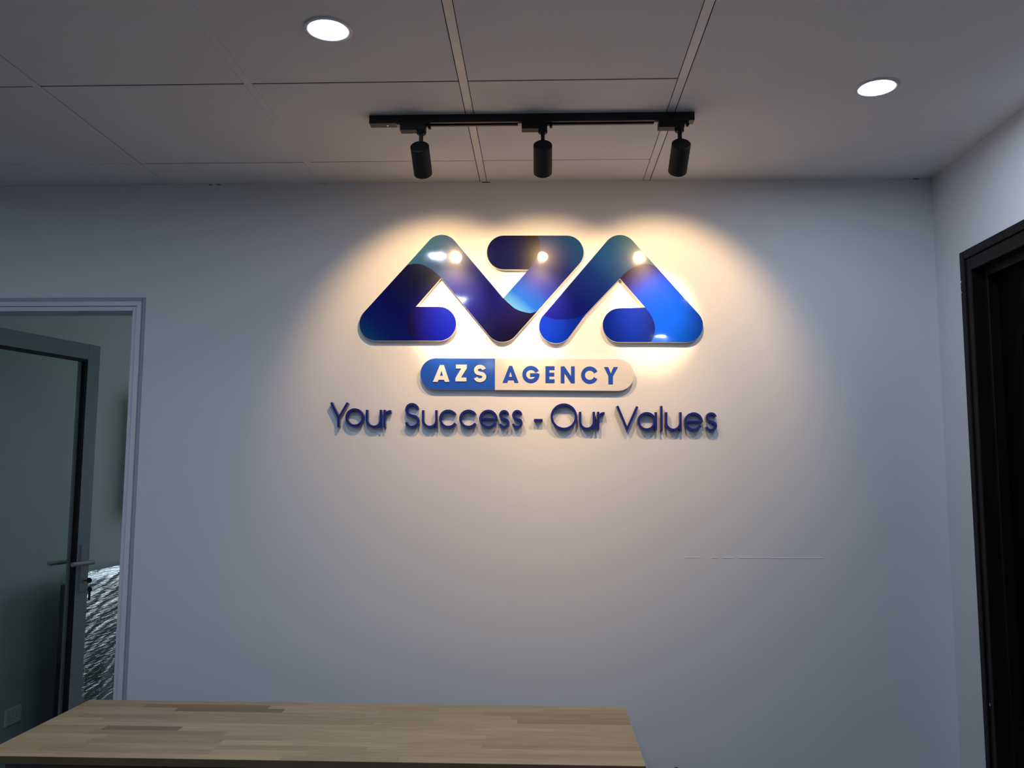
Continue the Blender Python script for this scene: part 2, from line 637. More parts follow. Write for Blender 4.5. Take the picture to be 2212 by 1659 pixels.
# keys hanging in the lock
kp = LP(hu, hz - .085, .016)
ks = thing('key_bunch', kp, 'dark headed keys hanging from the lock of the open glazed door', 'keys')
k = MB()
k.box((kp.x - .002, kp.y - .012, kp.z - .002), (kp.x + .014, kp.y + .012, kp.z + .002))
k.lathe(kp + Vector((.022, 0, 0)), (0, 1, .15), [(-.0022, 0), (-.0022, .0125), (.0022, .0125), (.0022, 0)], n=18)
k.build('key', MAT['key'], ks)
k = MB()
ring = [kp + Vector((.024 + .006 * math.sin(a), 0, -.012 - .012 * math.cos(a) - .006)) for a in [i * math.pi / 8 for i in range(17)]]
k.tube(ring, .0011, 6)
k.build('key_ring', MAT['chrome'], ks)
k = MB()
q = kp + Vector((.026, 0, -.042))
k.lathe(q, (.25, 1, 0), [(-.002, 0), (-.002, .0125), (.002, .0125), (.002, 0)], n=18)
k.box((q.x - .005, q.y - .0015, q.z - .05), (q.x + .005, q.y + .0015, q.z - .008))
k.build('key', MAT['key'], ks)

# ------------------------------------------------------------------ side room: socket, wrapped bundle, added shadow box, added window and lamp
sk = atX(26, 1546, SX)
so = thing('wall_socket', sk, 'pale double power socket low on the side wall, seen through the door glass', 'socket')
MB().box((SX, sk.y - .06, sk.z - .037), (SX + .009, sk.y + .06, sk.z + .037)).build('socket_plate', MAT['plate'], so, bevel=0.002)
for dy in (-.012, .018):
    for dz in (-.007, .010):
        MB().cyl((SX + .0088, sk.y + dy, sk.z + dz), (SX + .0094, sk.y + dy, sk.z + dz), .0026, n=10).build('socket_hole', MAT['hole'], so)

BXF = -2.27
tb0 = atX(146, 1247, BXF)
tb1 = atX(252, 1223, BXF)
BH = (tb0.z + tb1.z) / 2
by0, by1 = 4.2, 5.6
bd = thing('wrapped_bundle', (-2.33, 4.8, 0), 'padded furniture bundle wrapped in shiny stretch film behind the open glazed door', 'bundle')
xw = -2.385
MB().box((xw + .02, by0 + .03, 0.50), (BXF - .025, by1, BH - .03)).build('padding', MAT['core'], bd, bevel=0.03)
lg = []
for yy, wdt, m, xf in ((by0 + .03, .04, 'coredark', .03), (by0 + .075, .07, 'corewhite', .022), (by0 + .15, .17, 'coredark', .03), (by0 + .325, .3, 'corewhite', .024), (by0 + .7, .3, 'coredark', .03)):
    MB().box((xw + .03, yy, 0.0), (BXF - xf, yy + wdt, .56)).build('leg', MAT[m], bd, bevel=0.01)
MB().box((xw + .02, by0 - .012, 0.0), (BXF - .02, by0 + .028, BH - .05)).build('end_panel', MAT['coredark'], bd, bevel=0.01)
# film shell with real wrinkles
fm = MB()
ny, nz = 70, 200
idx = {}
vv, ff = [], []
for j in range(nz + 1):
    z = 0.02 + (BH - 0.02) * j / nz
    for i in range(ny + 1):
        y = by0 - .012 + (by1 - by0 + .012) * i / ny
        s1 = math.sin((z * 185 - y * 38) + 2.0 * math.sin(y * 9 + z * 13))
        s2 = math.sin((z * 78 - y * 24) + 1.5 * math.sin(y * 17 - z * 11))
        top = .016 * max(0, (z - BH + .05) / .05) ** 2
        vv.append((BXF + .0007 * s1 + .0013 * s2 + .001 * rnd.uniform(-.3, .3) - top, y, z))
for j in range(nz):
    for i in range(ny):
        a = j * (ny + 1) + i
        ff.append((a, a + 1, a + ny + 2, a + ny + 1))
fm.add(vv, ff)
# end and top sheets
e0 = [j * (ny + 1) for j in range(nz + 1)]
k0 = len(fm.v)
fm.add([(xw + .01, fm.v[i].y + .02, fm.v[i].z) for i in e0], [])
for j in range(nz):
    fm.f.append([e0[j], e0[j + 1], k0 + j + 1, k0 + j]); fm.m.append(0)
t0_ = [nz * (ny + 1) + i for i in range(ny + 1)]
k1 = len(fm.v)
fm.add([(xw + .01, fm.v[i].y, fm.v[i].z - .004) for i in t0_], [])
for i in range(ny):
    fm.f.append([t0_[i], t0_[i + 1], k1 + i + 1, k1 + i]); fm.m.append(0)
fm.build('stretch_film', MAT['film'], bd, smooth=True)

cb = thing('added_shadow_box', (SX + .10, 5.35, 1.2), 'dark box added on the side wall to cast a soft shadow, almost hidden behind the white door frame', 'box')  # made-up box, placed to throw a soft shadow along the wall
MB().box((SX, 5.12, 1.24), (SX + .20, 5.62, 1.92)).build('shadow_box_body', MAT['blackgloss'], cb, bevel=0.006)
MB().box((SX + .20, 5.14, 1.26), (SX + .212, 5.60, 1.90)).build('shadow_box_front', MAT['blackgloss'], cb, bevel=0.003)

win = thing('added_window_1', (-0.75, 7.0, 1.0), kind='structure')  # unseen window, added to light the side room and glint in the film
q = MB()
for a_, b_ in (((-1.5, 6.96, .9), (-1.45, 7.0, 2.2)), ((-.05, 6.96, .9), (0, 7.0, 2.2)), ((-.775, 6.96, .9), (-.725, 7.0, 2.2)),
               ((-1.45, 6.96, .9), (-.05, 7.0, .95)), ((-1.45, 6.96, 2.15), (-.05, 7.0, 2.2))):
    q.box(a_, b_)
q.build('added_window_frame', MAT['pvc'], win)
wl = emit('added_window_emission', (.72, .90, 1.0), ADDED_WINDOW_GLOW)
for a_, b_ in ((-1.45, -.775), (-.725, -.05)):
    MB().box((a_, 6.985, .95), (b_, 6.995, 2.15)).build('added_glow_pane', wl, win)

lp = thing('added_ceiling_lamp', (-1.1, 5.6, CZ), 'added unseen round cool white ceiling lamp lighting the room behind the glazed door', 'lamp')  # unseen lamp, added to brighten the side room
q = MB()
q.lathe((-1.1, 5.6, CZ), (0, 0, -1), [(0, .11), (.03, .11), (.035, .105), (.035, .098)], n=32)
q.build('added_lamp_rim', MAT['rim'], lp)
q = MB()
q.lathe((-1.1, 5.6, CZ - .034), (0, 0, -1), [(0, .1), (.006, .09), (.009, .0)], n=32)
q.build('added_lamp_diffuser', emit('added_lamp_emission', (.80, 1.0, .98), SIDE_FILL), lp)

# ------------------------------------------------------------------ right door (dark wood, closed)
d2 = thing('door_2', (WX, RY1 - .5, 0), kind='structure')


def casing(mb, ya, yb, xa, xb, inset_top):
    pass


cs = MB()   # stepped casing on the wall face: two steps
for (o0, o1, px_) in ((0, .030, .018), (.030, .062, .012), (.062, CW + .004, .020)):
    cs.box((WX - px_, RY1 - o1, 0), (WX + .03, RY1 - o0, RTOP - o0))
    cs.box((WX - px_, RY0 + o0, 0), (WX + .03, RY0 + o1, RTOP - o0))
    cs.box((WX - px_, RY0 + o1, RTOP - o1), (WX + .03, RY1 - o1, RTOP - o0))
cs.build('casing', MAT['darkwood'], d2, bevel=0.003)
jb = MB()
JI = CW + .004
jb.box((WX + .02, RY1 - CW - .03, 0), (WX + .115, RY1 - CW, RTOP - CW))
jb.box((WX + .02, RY0 + CW, 0), (WX + .115, RY0 + CW + .03, RTOP - CW))
jb.box((WX + .02, RY0 + CW + .03, RTOP - CW - .03), (WX + .115, RY1 - CW - .03, RTOP - CW))
jb.build('door_jamb', MAT['darkwood'], d2, bevel=0.003)
pn = MB()
pn.box((WX + .055, RY0 + CW + .03, .008), (WX + .095, RY1 - CW - .03, RTOP - CW - .03))
dp = pn.build('door_panel', MAT['blackwood'], d2)
pn = MB()
ya, yb = RY0 + CW + .14, RY1 - CW - .14
for z0, z1 in ((.2, .95), (1.1, RTOP - .3)):
    pn.box((WX + .047, ya, z0), (WX + .056, ya + .03, z1))
    pn.box((WX + .047, yb - .03, z0), (WX + .056, yb, z1))
    pn.box((WX + .047, ya + .03, z0), (WX + .056, yb - .03, z0 + .03))
    pn.box((WX + .047, ya + .03, z1 - .03), (WX + .056, yb - .03, z1))
pn.build('panel_moulding', MAT['blackwood'], dp)
# bare specks where the stain is chipped
ch = MB()
for (zz, hh) in ((atX(2081, 612, WX).z, .006), (atX(2079, 636, WX).z, .003)):
    ch.box((WX - .0195, RY1 - .008, zz - hh / 2), (WX - .0175, RY1 - .005, zz + hh / 2))
zz = atX(2141, 1519, WX).z
ch.box((WX - .0135, RY1 - .040, zz - .004), (WX - .0115, RY1 - .038, zz + .004))
ch.build('paint_speck', MAT['wall'], d2)

# ------------------------------------------------------------------ downlights
pL = atZ(709, 63, CZ)
pR = atZ(1894, 188, CZ)
downs = [(pL.x, pL.y, 'round recessed downlight with a shiny film rim in the left ceiling panels'),
         (pR.x, pR.y, 'round recessed downlight in the plain ceiling board near the right wall')]
hid = [(pL.x, .95), (pL.x, -.15), (pL.x, -1.25), (pL.x, -2.35), (pR.x, .9), (pR.x, -.6), (pR.x, -2.1), (-2.05, 1.75), (-2.05, .4), (-2.05, -1.2)]


def downlight(x, y, label, group):
    t = thing('downlight', (x, y, CZ), label, 'light', group)
    q = MB()
    q.lathe((x, y, CZ + .0005), (0, 0, -1), [(0, .0610), (.0035, .0605), (.005, .057), (.004, .050), (.0012, .0443)], n=48)
    q.build('downlight_rim', MAT['rim'], t, smooth=True)
    q = MB()
    n = 48
    q.add([(x + .0440 * math.cos(2 * math.pi * i / n), y - .0440 * math.sin(2 * math.pi * i / n), CZ - .0018) for i in range(n)], [tuple(range(n))])
    q.build('downlight_lens', MAT['lens'], t)
    return t


base = downlight(*downs[0], 'recessed ceiling downlights')
d_ = copy_tree(base)
d_.location = (downs[1][0], downs[1][1], CZ)
d_['label'] = downs[1][2]
for i, (x, y) in enumerate(hid):
    d_ = copy_tree(base)
    d_.location = (x, y, CZ)
    col_ = {-2.05: 'far left row'}.get(x, 'left row' if x < 0 else 'row near the right wall')
    k_ = ['first', 'second', 'third', 'fourth'][sum(1 for q_ in hid[:i] if q_[0] == x)]
    d_['label'] = 'round downlight out of view behind the camera, %s of the %s' % (k_, col_)
    d_['group'] = 'downlights behind the camera'

# ------------------------------------------------------------------ track and spotlights
TY = 2.582
TW = 0.017
ta = atY(798, 255, TY - TW)
tb = atY(1500, 252, TY - TW)
TH = 0.026
tr = thing('lighting_track', ((ta.x + tb.x) / 2, TY, CZ), 'black lighting track on the ceiling carrying three spotlights', 'track')
q = MB()
q.box((ta.x, TY - TW, CZ - TH), (tb.x, TY - TW + .004, CZ))
q.box((ta.x, TY + TW - .004, CZ - TH), (tb.x, TY + TW, CZ))
q.box((ta.x, TY - TW + .004, CZ - .006), (tb.x, TY + TW - .004, CZ))
q.box((ta.x, TY - TW + .004, CZ - TH), (tb.x, TY - TW + .009, CZ - TH + .002))
q.box((ta.x, TY + TW - .009, CZ - TH), (tb.x, TY + TW - .004, CZ - TH + .002))
q.build('rail', MAT['blackgloss'], tr)
q = MB()
q.box((ta.x + .001, TY - .008, CZ - TH + .006), (tb.x - .02, TY - .005, CZ - .008))
q.box((ta.x + .001, TY + .005, CZ - TH + .006), (tb.x - .02, TY + .008, CZ - .008))
q.build('conductor_strip', MAT['blackgloss'], tr)
q = MB()
q.box((ta.x - .001, TY - TW - .0006, CZ - TH - .001), (ta.x + .098, TY + TW + .0006, CZ))
fe = q.build('feed_end', MAT['blackgloss'], tr, bevel=0.0015)
MB().cyl((ta.x + .055, TY, CZ - TH - .0006), (ta.x + .055, TY, CZ - TH - .002), .0032, n=14).build('screw', MAT['chrome'], fe)
MB().box((tb.x - .018, TY - TW - .0006, CZ - TH - .001), (tb.x + .001, TY + TW + .0006, CZ)).build('end_cap', MAT['blackgloss'], tr, bevel=0.0015)

TILT = math.radians(34.5)                 # axis below horizontal
AX = Vector((0, math.cos(TILT), -math.sin(TILT)))
PX = [atY(910, 300, TY).x, atY(1172.5, 300, TY).x, atY(1468, 300, TY).x]


def aim(lo, a, yaw):
    y_ = math.radians(yaw)
    lo.rotation_euler = Vector((math.sin(y_) * math.cos(a), math.cos(y_) * math.cos(a), -math.sin(a))).to_track_quat('-Z', 'Y').to_euler()


def spotlight(x, label, yaw=0):
    t = thing('spotlight', (x, TY, CZ - TH), label, 'light', 'black spotlights hanging from the track')
    zt_ = CZ - TH
    q = MB()
    q.box((x - .066, TY - .0165, zt_ - .022), (x + .014, TY + .0165, zt_ + .002))
    ad = q.build('track_adapter', MAT['black'], t, bevel=0.0015)
    q = MB()
    q.box((x + .014, TY - .005, zt_ - .006), (x + .028, TY + .005, zt_ - .001))
    q.cyl((x + .0255, TY - .006, zt_ - .009), (x + .0255, TY + .006, zt_ - .009), .0048, n=12)
    q.build('locking_tab', MAT['black'], ad)
    q = MB()
    q.box((x - .078, TY - .010, zt_ - .003), (x - .066, TY + .010, zt_ + .003))
    q.build('contact_tab', MAT['handle'], ad)
    q = MB()
    q.lathe((x, TY, zt_ - .018), (0, 0, -1), [(0, .0), (0, .0145), (.012, .0145), (.0145, .012), (.0145, 0)], n=24)
    q.build('swivel', MAT['black'], t, smooth=True)
    q = MB()
    q.box((x - .006, TY - .010, CAM_Z + .999), (x + .006, TY + .002, zt_ - .028))
    q.build('stem', MAT['black'], t, bevel=0.0015)
    # housing, axis through the pivot
    r, L = .0292, .102
    b0 = Vector((x, 2.550, CAM_Z + 1.012))
    q = MB()
    q.lathe(b0, AX, [(0, 0), (0, r - .002), (.002, r), (L, r), (L, r - .003), (L - .012, r - .005), (L - .012, 0)], n=48)
    q.build('lamp_housing', MAT['black'], t, smooth=True)
    q = MB()
    q.lathe(b0 + AX * (L - .011), AX, [(0, .0228), (.002, .018), (.003, 0)], n=32)
    q.build('lamp_lens', MAT['spotlens'], t)
    pos = b0 + AX * (L + .002)
    for nm, pw, ang, bl, rad, dz in (('flood', SPOT_WIDE_W, 88, .58, .016, -3), ('core', SPOT_CORE_W, 32, 1.0, .016, 2.0)):
        ld = bpy.data.lights.new('spot_' + nm, 'SPOT')
        ld.energy = pw
        ld.color = SPOT_COL
        ld.spot_size = math.radians(ang)
        ld.spot_blend = bl
        ld.shadow_soft_size = rad
        lo = bpy.data.objects.new('spot_' + nm, ld)
        C.objects.link(lo)
        lo.parent = t
        lo.location = pos - t.location
        a = TILT - math.radians(dz)
        aim(lo, a, yaw if nm == 'core' else 0)
    return t


sl = spotlight(PX[0], 'black cylinder spotlight at the left end of the track', 4)
for x, lb, yw in ((PX[1], 'black cylinder spotlight in the middle of the track', -5), (PX[2], 'black cylinder spotlight at the right end of the track', -1)):
    c_ = copy_tree(sl)
    c_.location.x = x
    c_['label'] = lb
    for ch_ in c_.children:
        if ch_.name.startswith('spot_core'):
            aim(ch_, TILT - math.radians(2.0), yw)
        elif ch_.name.startswith('spot_flood'):
            aim(ch_, TILT + math.radians(3), 0)

# ------------------------------------------------------------------ logo emblem
LF = WY - 0.020      # front plane of the emblem


def w2(px, py, Y=LF):
    p = atY(px, py, Y)
    return (p.x, p.z)


def arc(c, r, a0, a1, n=20):
    """pixel space arc, degrees, y down"""
    return [(c[0] + r * math.cos(math.radians(a0 + (a1 - a0) * i / n)), c[1] + r * math.sin(math.radians(a0 + (a1 - a0) * i / n))) for i in range(n + 1)]


def ang(p, c):
    return math.degrees(math.atan2(p[1] - c[1], p[0] - c[0]))


def smooth_curve(pts, n=8):
    """Catmull-Rom through points"""
    P = [pts[0]] + pts + [pts[-1]]
    out = []
    for i in range(1, len(P) - 2):
        p0, p1, p2, p3 = [Vector(q) for q in P[i - 1:i + 3]]
        for k in range(n):
            t = k / n
            out.append(tuple(0.5 * ((2 * p1) + (p2 - p0) * t + (2 * p0 - 5 * p1 + 4 * p2 - p3) * t * t + (3 * p1 - p0 - 3 * p2 + p3) * t ** 3)))
    out.append(tuple(pts[-1]))
    return out


R_ = 36.6
cBL, cTAB, cAP, cV = (813, 699.3), (948.6, 699.3), (954.2, 543.8), (1085, 702.0)
cZL, cZR = (1088.5, 545.4), (1224, 545.4)
cA2, cL2, cBR, cTAB2 = (1339.2, 544.2), (1201, 704.9), (1482, 702.9), (1338.5, 702.4)


def nrm_left(c0, c1):
    d = (c1[0] - c0[0], c1[1] - c0[1])
    l = math.hypot(*d)
    return (d[1] / l, -d[0] / l)      # left of travel in y-down pixels = visually left


nA = nrm_left(cBL, cAP)               # up-right travel: normal points up-left
aA = math.degrees(math.atan2(nA[1], nA[0]))
nV = nrm_left(cAP, cV)                # down-right travel: normal points up-right
aV = math.degrees(math.atan2(nV[1], nV[0]))
nZ = nrm_left(cV, cZR)
aZ = math.degrees(math.atan2(nZ[1], nZ[0]))   # up-left
nB = nrm_left(cL2, cA2)
aB = math.degrees(math.atan2(nB[1], nB[0]))
nR = nrm_left(cA2, cBR)
aR = math.degrees(math.atan2(nR[1], nR[0]))


def on(c, a, r=R_):
    return (c[0] + r * math.cos(math.radians(a)), c[1] + r * math.sin(math.radians(a)))


inA, inB, inZ = (953.2, 599.8), (1339.2, 601.3), (1141.8, 582.4)
vtA, vtB = (898.2, 662.6), (1393.8, 664.2)
vtZ = (1087.0, 643.9)
cur12 = smooth_curve([(878.5, 573.2), (896.3, 569.7), (914, 572.6), (933, 582.8), inA])
cur13 = smooth_curve([vtA, (886.6, 677), (880.8, 696), (882, 715.4), (892.4, 735.9)])
cur45 = smooth_curve([(1160.6, 508.8), (1165.7, 520), (1165.3, 537), (1158.7, 558), inZ])
cur25 = smooth_curve([vtZ, (1099, 655.5), (1116, 668.5), (1141, 675.9), (1152, 675), (1161.2, 671.5)])
cur68 = smooth_curve([inB, (1349, 590.7), (1368, 577.6), (1391.4, 570.7), (1410.2, 572.9), (1419.6, 578.7)])
cur67 = smooth_curve([(1174.2, 680.5), (1194, 688.6), (1219.8, 690), (1243.3, 687), (1265.5, 678.3)])
cur89 = smooth_curve([vtB, (1405.5, 680), (1413, 696.5), (1415, 710.4), (1411.4, 729), (1405.5, 739.0)])
lineA0, lineA1 = on(cBL, aA), on(cAP, aA)

seg = {}
# left leg of the left A
seg['S1'] = cur12 + [vtA] + cur13[1:] + [on(cBL, 90)] + arc(cBL, R_, 90, 360 + aA if aA < 0 else aA, 24)
# bottom tab of the left A
seg['S3'] = cur13 + arc(cTAB, R_, 90, -90, 28)
# apex and right leg down to the V
seg['S2'] = cur12[::-1] + arc(cAP, R_, aA, aV, 24) + [vtZ] + cur25[1:] + arc(cV, R_, 180 + aZ, 180 + aV, 24)
# Z top tab and Z diagonal
seg['S4'] = cur45 + arc(cZL, R_, 90, 270, 28)
seg['S5'] = cur45[::-1] + arc(cZR, R_, -90, 180 + aZ, 24) + cur25[::-1]
# right A
seg['S6'] = cur68 + arc(cA2, R_, aR, aB, 24) + cur67
seg['S7'] = cur67 + arc(cL2, R_, 180 + aB, aB if aB > 0 else 360 + aB, 24)
seg['S8'] = cur68[::-1] + [vtB] + cur89[1:] + arc(cBR, R_, 90, aR, 24)
seg['S9'] = cur89 + arc(cTAB2, R_, 90, 270, 28)

GR = {   # gradient start px, end px, stops
    'S1': ((935, 590), (790, 735), [(0, (18, 6, 30)), (.22, (8, 4, 62)), (.55, (0, 8, 104)), (.8, (0, 34, 128)), (1, (14, 92, 134))]),
    'S3': ((880, 700), (985, 700), [(0, (26, 4, 56)), (.25, (26, 14, 110)), (.6, (16, 24, 150)), (1, (16, 30, 168))]),
    'S2': ((900, 530), (1095, 735), [(0, (96, 158, 158)), (.2, (50, 108, 146)), (.38, (32, 42, 126)), (.62, (22, 20, 118)), (.8, (20, 10, 78)), (1, (14, 4, 36))]),
    'S4': ((1052, 545), (1166, 545), [(0, (10, 18, 84)), (.55, (10, 20, 84)), (.8, (14, 14, 60)), (1, (26, 10, 20))]),
    'S5': ((1250, 520), (1105, 690), [(0, (34, 106, 140)), (.3, (22, 44, 122)), (.55, (20, 36, 140)), (.78, (14, 92, 178)), (1, (128, 196, 190))]),
    'S6': ((1390, 520), (1200, 690), [(0, (112, 164, 144)), (.22, (42, 112, 146)), (.5, (14, 60, 134)), (.75, (8, 26, 126)), (1, (16, 20, 130))]),
    'S7': ((1200, 690), (1200, 742), [(0, (12, 50, 172)), (1, (8, 62, 196))]),
    'S8': ((1370, 575), (1500, 720), [(0, (44, 14, 60)), (.12, (36, 30, 130)), (.3, (6, 72, 205)), (.7, (0, 88, 216)), (1, (0, 96, 214))]),
    'S9': ((1302, 700), (1415, 700), [(0, (8, 52, 168)), (.55, (12, 48, 160)), (.85, (14, 38, 132)), (1, (16, 24, 92))]),
}


def build_seg(key, parent, name):
    poly = [w2(*p) for p in seg[key]]
    # drop near duplicates
    pl = [poly[0]]
    for p in poly[1:]:
        if math.hypot(p[0] - pl[-1][0], p[1] - pl[-1][1]) > 2e-4:
            pl.append(p)
    if math.hypot(pl[0][0] - pl[-1][0], pl[0][1] - pl[-1][1]) < 2e-4:
        pl.pop()
    g0, g1, stops = GR[key]
    a, b = Vector(w2(*g0)), Vector(w2(*g1))
    d = b - a
    fn = lambda v: (Vector((v.x, v.z)) - a).dot(d) / d.dot(d)
    mb = MB().prism(pl, LF, WY - .0002, 0, 1)
    return mb.build(name, [printed('ribbon_print_' + key, stops), MAT['foam']], parent, uvfn=fn)


la = w2(1020, 640)
em1 = thing('logo_emblem', (la[0], WY, la[1]), 'glossy blue ribbon emblem shaped like a folded A running into a Z, on the wall', 'logo')
for kx in ('S1', 'S2', 'S3', 'S4', 'S5'):
    build_seg(kx, em1, 'ribbon_panel')
lb = w2(1340, 640)
em2 = thing('logo_emblem', (lb[0], WY, lb[1]), 'glossy blue ribbon emblem shaped like a single A, right half of the wall logo', 'logo')
for kx in ('S6', 'S7', 'S8', 'S9'):
    build_seg(kx, em2, 'ribbon_panel')

# ------------------------------------------------------------------ pill sign with raised letters
PF = WY - 0.020
pc = w2(1138, 808, PF)
pill = thing('pill_sign', (pc[0], WY, pc[1]), 'long rounded blue and cream sign with raised capitals under the blue emblem', 'sign')
pr = 33.7
c0, c1 = (908 + pr, 807.6), (1369.0 - pr, 809.8)
outl = arc(c0, pr, 90, 270, 28) + arc(c1, 34.4, -90, 90, 28)
MB().prism([w2(*p, PF) for p in outl], PF + .003, WY - .0002).build('sign_body', MAT['foam'], pill)
bluep = arc(c0, pr, 90, 270, 28) + [(1068.6, 774.4), (1068.6, 841.6)]
MB().prism([w2(*p, PF) for p in bluep], PF + .0004, PF + .003).build('blue_face', MAT['pillblue'], pill)
whp = [(1069.2, 774.4)] + arc(c1, 34.4, -90, 90, 28) + [(1069.2, 842.3)]
MB().prism([w2(*p, PF) for p in whp], PF, PF + .003).build('cream_face', MAT['pillwhite'], pill)


def strip(mb, pts, w, Y0, Y1, closed=False, kz=0, flat=None):
    """ribbon stroke of pixel width w along pixel points, extruded from Y0 to the wall"""
    n = len(pts)
    L, Rr = [], []
    for i in range(n):
        a = pts[(i - 1) % n] if (closed or i > 0) else pts[i]
        b = pts[(i + 1) % n] if (closed or i < n - 1) else pts[i]
        p = Vector(pts[i])
        d0 = (Vector(pts[i]) - Vector(a))
        d1 = (Vector(b) - Vector(pts[i]))
        if d0.length < 1e-6:
            d0 = d1
        if d1.length < 1e-6:
            d1 = d0
        d0.normalize(); d1.normalize()
        n0 = Vector((-d0.y, d0.x)); n1 = Vector((-d1.y, d1.x))
        m = (n0 + n1).normalized()
        m = m / max(0.35, m.dot(n0))
        L.append(p + m * w / 2)
        Rr.append(p - m * w / 2)
    yf = Y0 - kz * 0.00012
    v = []
    for Y in (yf, Y1):
        for q in L + Rr:
            x, z = w2(q[0], q[1], Y0)
            v.append((x, Y, z))
    f = []
    N = 2 * n
    rng = range(n if closed else n - 1)
    for i in rng:
        j = (i + 1) % n
        f.append((i, j, n + j, n + i))                     # front
        f.append((N + i, i, j, N + j)[::-1])
        f.append((N + n + i, n + i, n + j, N + n + j))
    if not closed:
        f.append((0, n, N + n, N))
        f.append((n - 1, N + n - 1, N + 2 * n - 1, 2 * n - 1))
    mb.add(v, f)
    return mb


def fix_normals(o):
    bm = bmesh.new()
    bm.from_mesh(o.data)
    bmesh.ops.recalc_face_normals(bm, faces=bm.faces)
    bm.to_mesh(o.data)
    bm.free()
    return o


def ss(cx, y0, y1, x0, x1, w):
    """centre line of an S, in pixels"""
    rx = (x1 - x0 - w) / 2
    ry = (y1 - y0 - w) / 4
    yt, yb = y0 + w / 2 + ry, y1 - w / 2 - ry
    pts = []
    for i in range(17):
        a = math.radians(12 + (238 - 12) * i / 16)
        pts.append((cx + rx * .93 * math.cos(a), yt - ry * math.sin(a)))
    for i in range(17):
        a = math.radians(58 + (-168 - 58) * i / 16)
        pts.append((cx + rx * math.cos(a), yb - ry * math.sin(a)))
    return pts


def tf5(p):
    return (880 + p[0] / 8.508, 760 + p[1] / 8.508)


def tf6(p):
    return (1120 + p[0] / 8.193, 760 + p[1] / 8.193)


LD = 0.003


def letter_poly(polys, tf, mat, depth, name='raised_letter'):
    mb = MB()
    base = PF + .0003
    for pl in polys:
        mb.prism([w2(*tf(p), PF) for p in pl], PF - depth, base)
    return mb.build(name, mat, pill)


white = plain('cream_letter_acrylic', (0.80, 0.79, 0.77), 0.4)


def capA(bl, tl, trr, br, ibr, ibl, cb, ct, cl, crr, ca, yb, yt):
    """capital A split at its axis: bottom-left.. etc in local crop pixels"""
    mx = ca[0]
    left = [(bl, yb), (tl, yt), (mx, yt), ca, (cl, cb), (mx, cb), (mx, ct), (ibl[0], ct), (ibl[1], yb)]
    right = [(br, yb), (trr, yt), (mx, yt), ca, (crr, cb), (mx, cb), (mx, ct), (ibr[0], ct), (ibr[1], yb)]
    return [left, right]


letter_poly(capA(470, 600, 672, 775, (673, 690), (575, 560), 443, 515, 600, 655, (628, 345), 553, 245), tf5, white, LD)
letter_poly([[(895, 238), (1093, 238), (1093, 306), (985, 475), (1085, 475), (1085, 545), (885, 545), (885, 482), (992, 308), (895, 308)]], tf5, white, LD)
sp_ = [tf5(p) for p in ss(1334, 238, 558, 1220, 1450, 70)]
fix_normals(strip(MB(), sp_, 70 / 8.508, PF - LD, PF + .0003).build('raised_letter', white, pill))
BL = MAT['letterblue']
D2 = 0.0018
letter_poly(capA(1752, 1872, 1926, 2042, (1955, 1968), (1848, 1838), 460, 518, 1866, 1926, (1896, 358), 565, 258), tf5, BL, D2)
g = MB()
gc = (220, 398)
strip(g, [tf6(p) for p in [(gc[0] + 118 * math.cos(math.radians(a)), gc[1] - 118 * math.sin(math.radians(a))) for a in [24 + (366 - 24) * i / 40 for i in range(41)]]], 67 / 8.193, PF - D2, PF + .0003)
strip(g, [tf6((205, 407)), tf6((345, 405))], 57 / 8.193, PF - D2, PF + .0003, kz=1)
fix_normals(g.build('raised_letter', BL, pill))
letter_poly([[(478, 255), (638, 255), (638, 318), (546, 318), (546, 370), (632, 370), (632, 430), (546, 430), (546, 487), (638, 487), (638, 548), (478, 548)]], tf6, BL, D2)
letter_poly([[(748, 552), (748, 258), (815, 258), (930, 430), (930, 258), (995, 258), (995, 552), (930, 552), (813, 375), (813, 552)]], tf6, BL, D2)
g = MB()
gc = (1260, 410)
strip(g, [tf6(p) for p in [(gc[0] + 118 * math.cos(math.radians(a)), gc[1] - 118 * math.sin(math.radians(a))) for a in [25 + (333 - 25) * i / 40 for i in range(41)]]], 67 / 8.193, PF - D2, PF + .0003)
fix_normals(g.build('raised_letter', BL, pill))
letter_poly([[(1515, 270), (1588, 270), (1634, 385), (1682, 270), (1758, 270), (1670, 430), (1670, 570), (1592, 570), (1592, 430)]], tf6, BL, D2)

# ------------------------------------------------------------------ slogan letters, each one fixed to the wall by itself
SF = WY - 0.022
SW = 4.9


def circ(c, r, a0=0, a1=360, n=44):
    closed = abs(a1 - a0) >= 360
    m = n if closed else n
    return [(c[0] + r * math.cos(math.radians(a0 + (a1 - a0) * i / n)), c[1] - r * math.sin(math.radians(a0 + (a1 - a0) * i / n))) for i in range(n if closed else n + 1)]


def slogan(strokes, label):
    mb = MB()
    for k_, (pts, closed, wd) in enumerate(strokes):
        strip(mb, pts, wd, SF, WY - .0002, closed, kz=k_)
    xs_ = [p.x for p in mb.v]; zs_ = [p.z for p in mb.v]
    o = thing('slogan_letter', ((min(xs_) + max(xs_)) / 2, WY, min(zs_)))
    # one mesh: make the mesh itself the top-level object
    bpy.data.objects.remove(o)
    me = fix_normals(mb.build('slogan_letter', MAT['slogan']))
    return props(me, label, 'letter', 'slogan letters on the wall')


def s_u(xl, xr, top, bot, stembot=None):
    r = (xr - xl) / 2
    cxu, cyu = (xl + xr) / 2, bot - SW / 2 - r
    return [([(xl, top)] + [(cxu - r * math.cos(math.radians(a)), cyu + r * math.sin(math.radians(a))) for a in range(0, 181, 9)], False, SW),
            ([(xr, top), (xr, stembot or bot)], False, SW)]


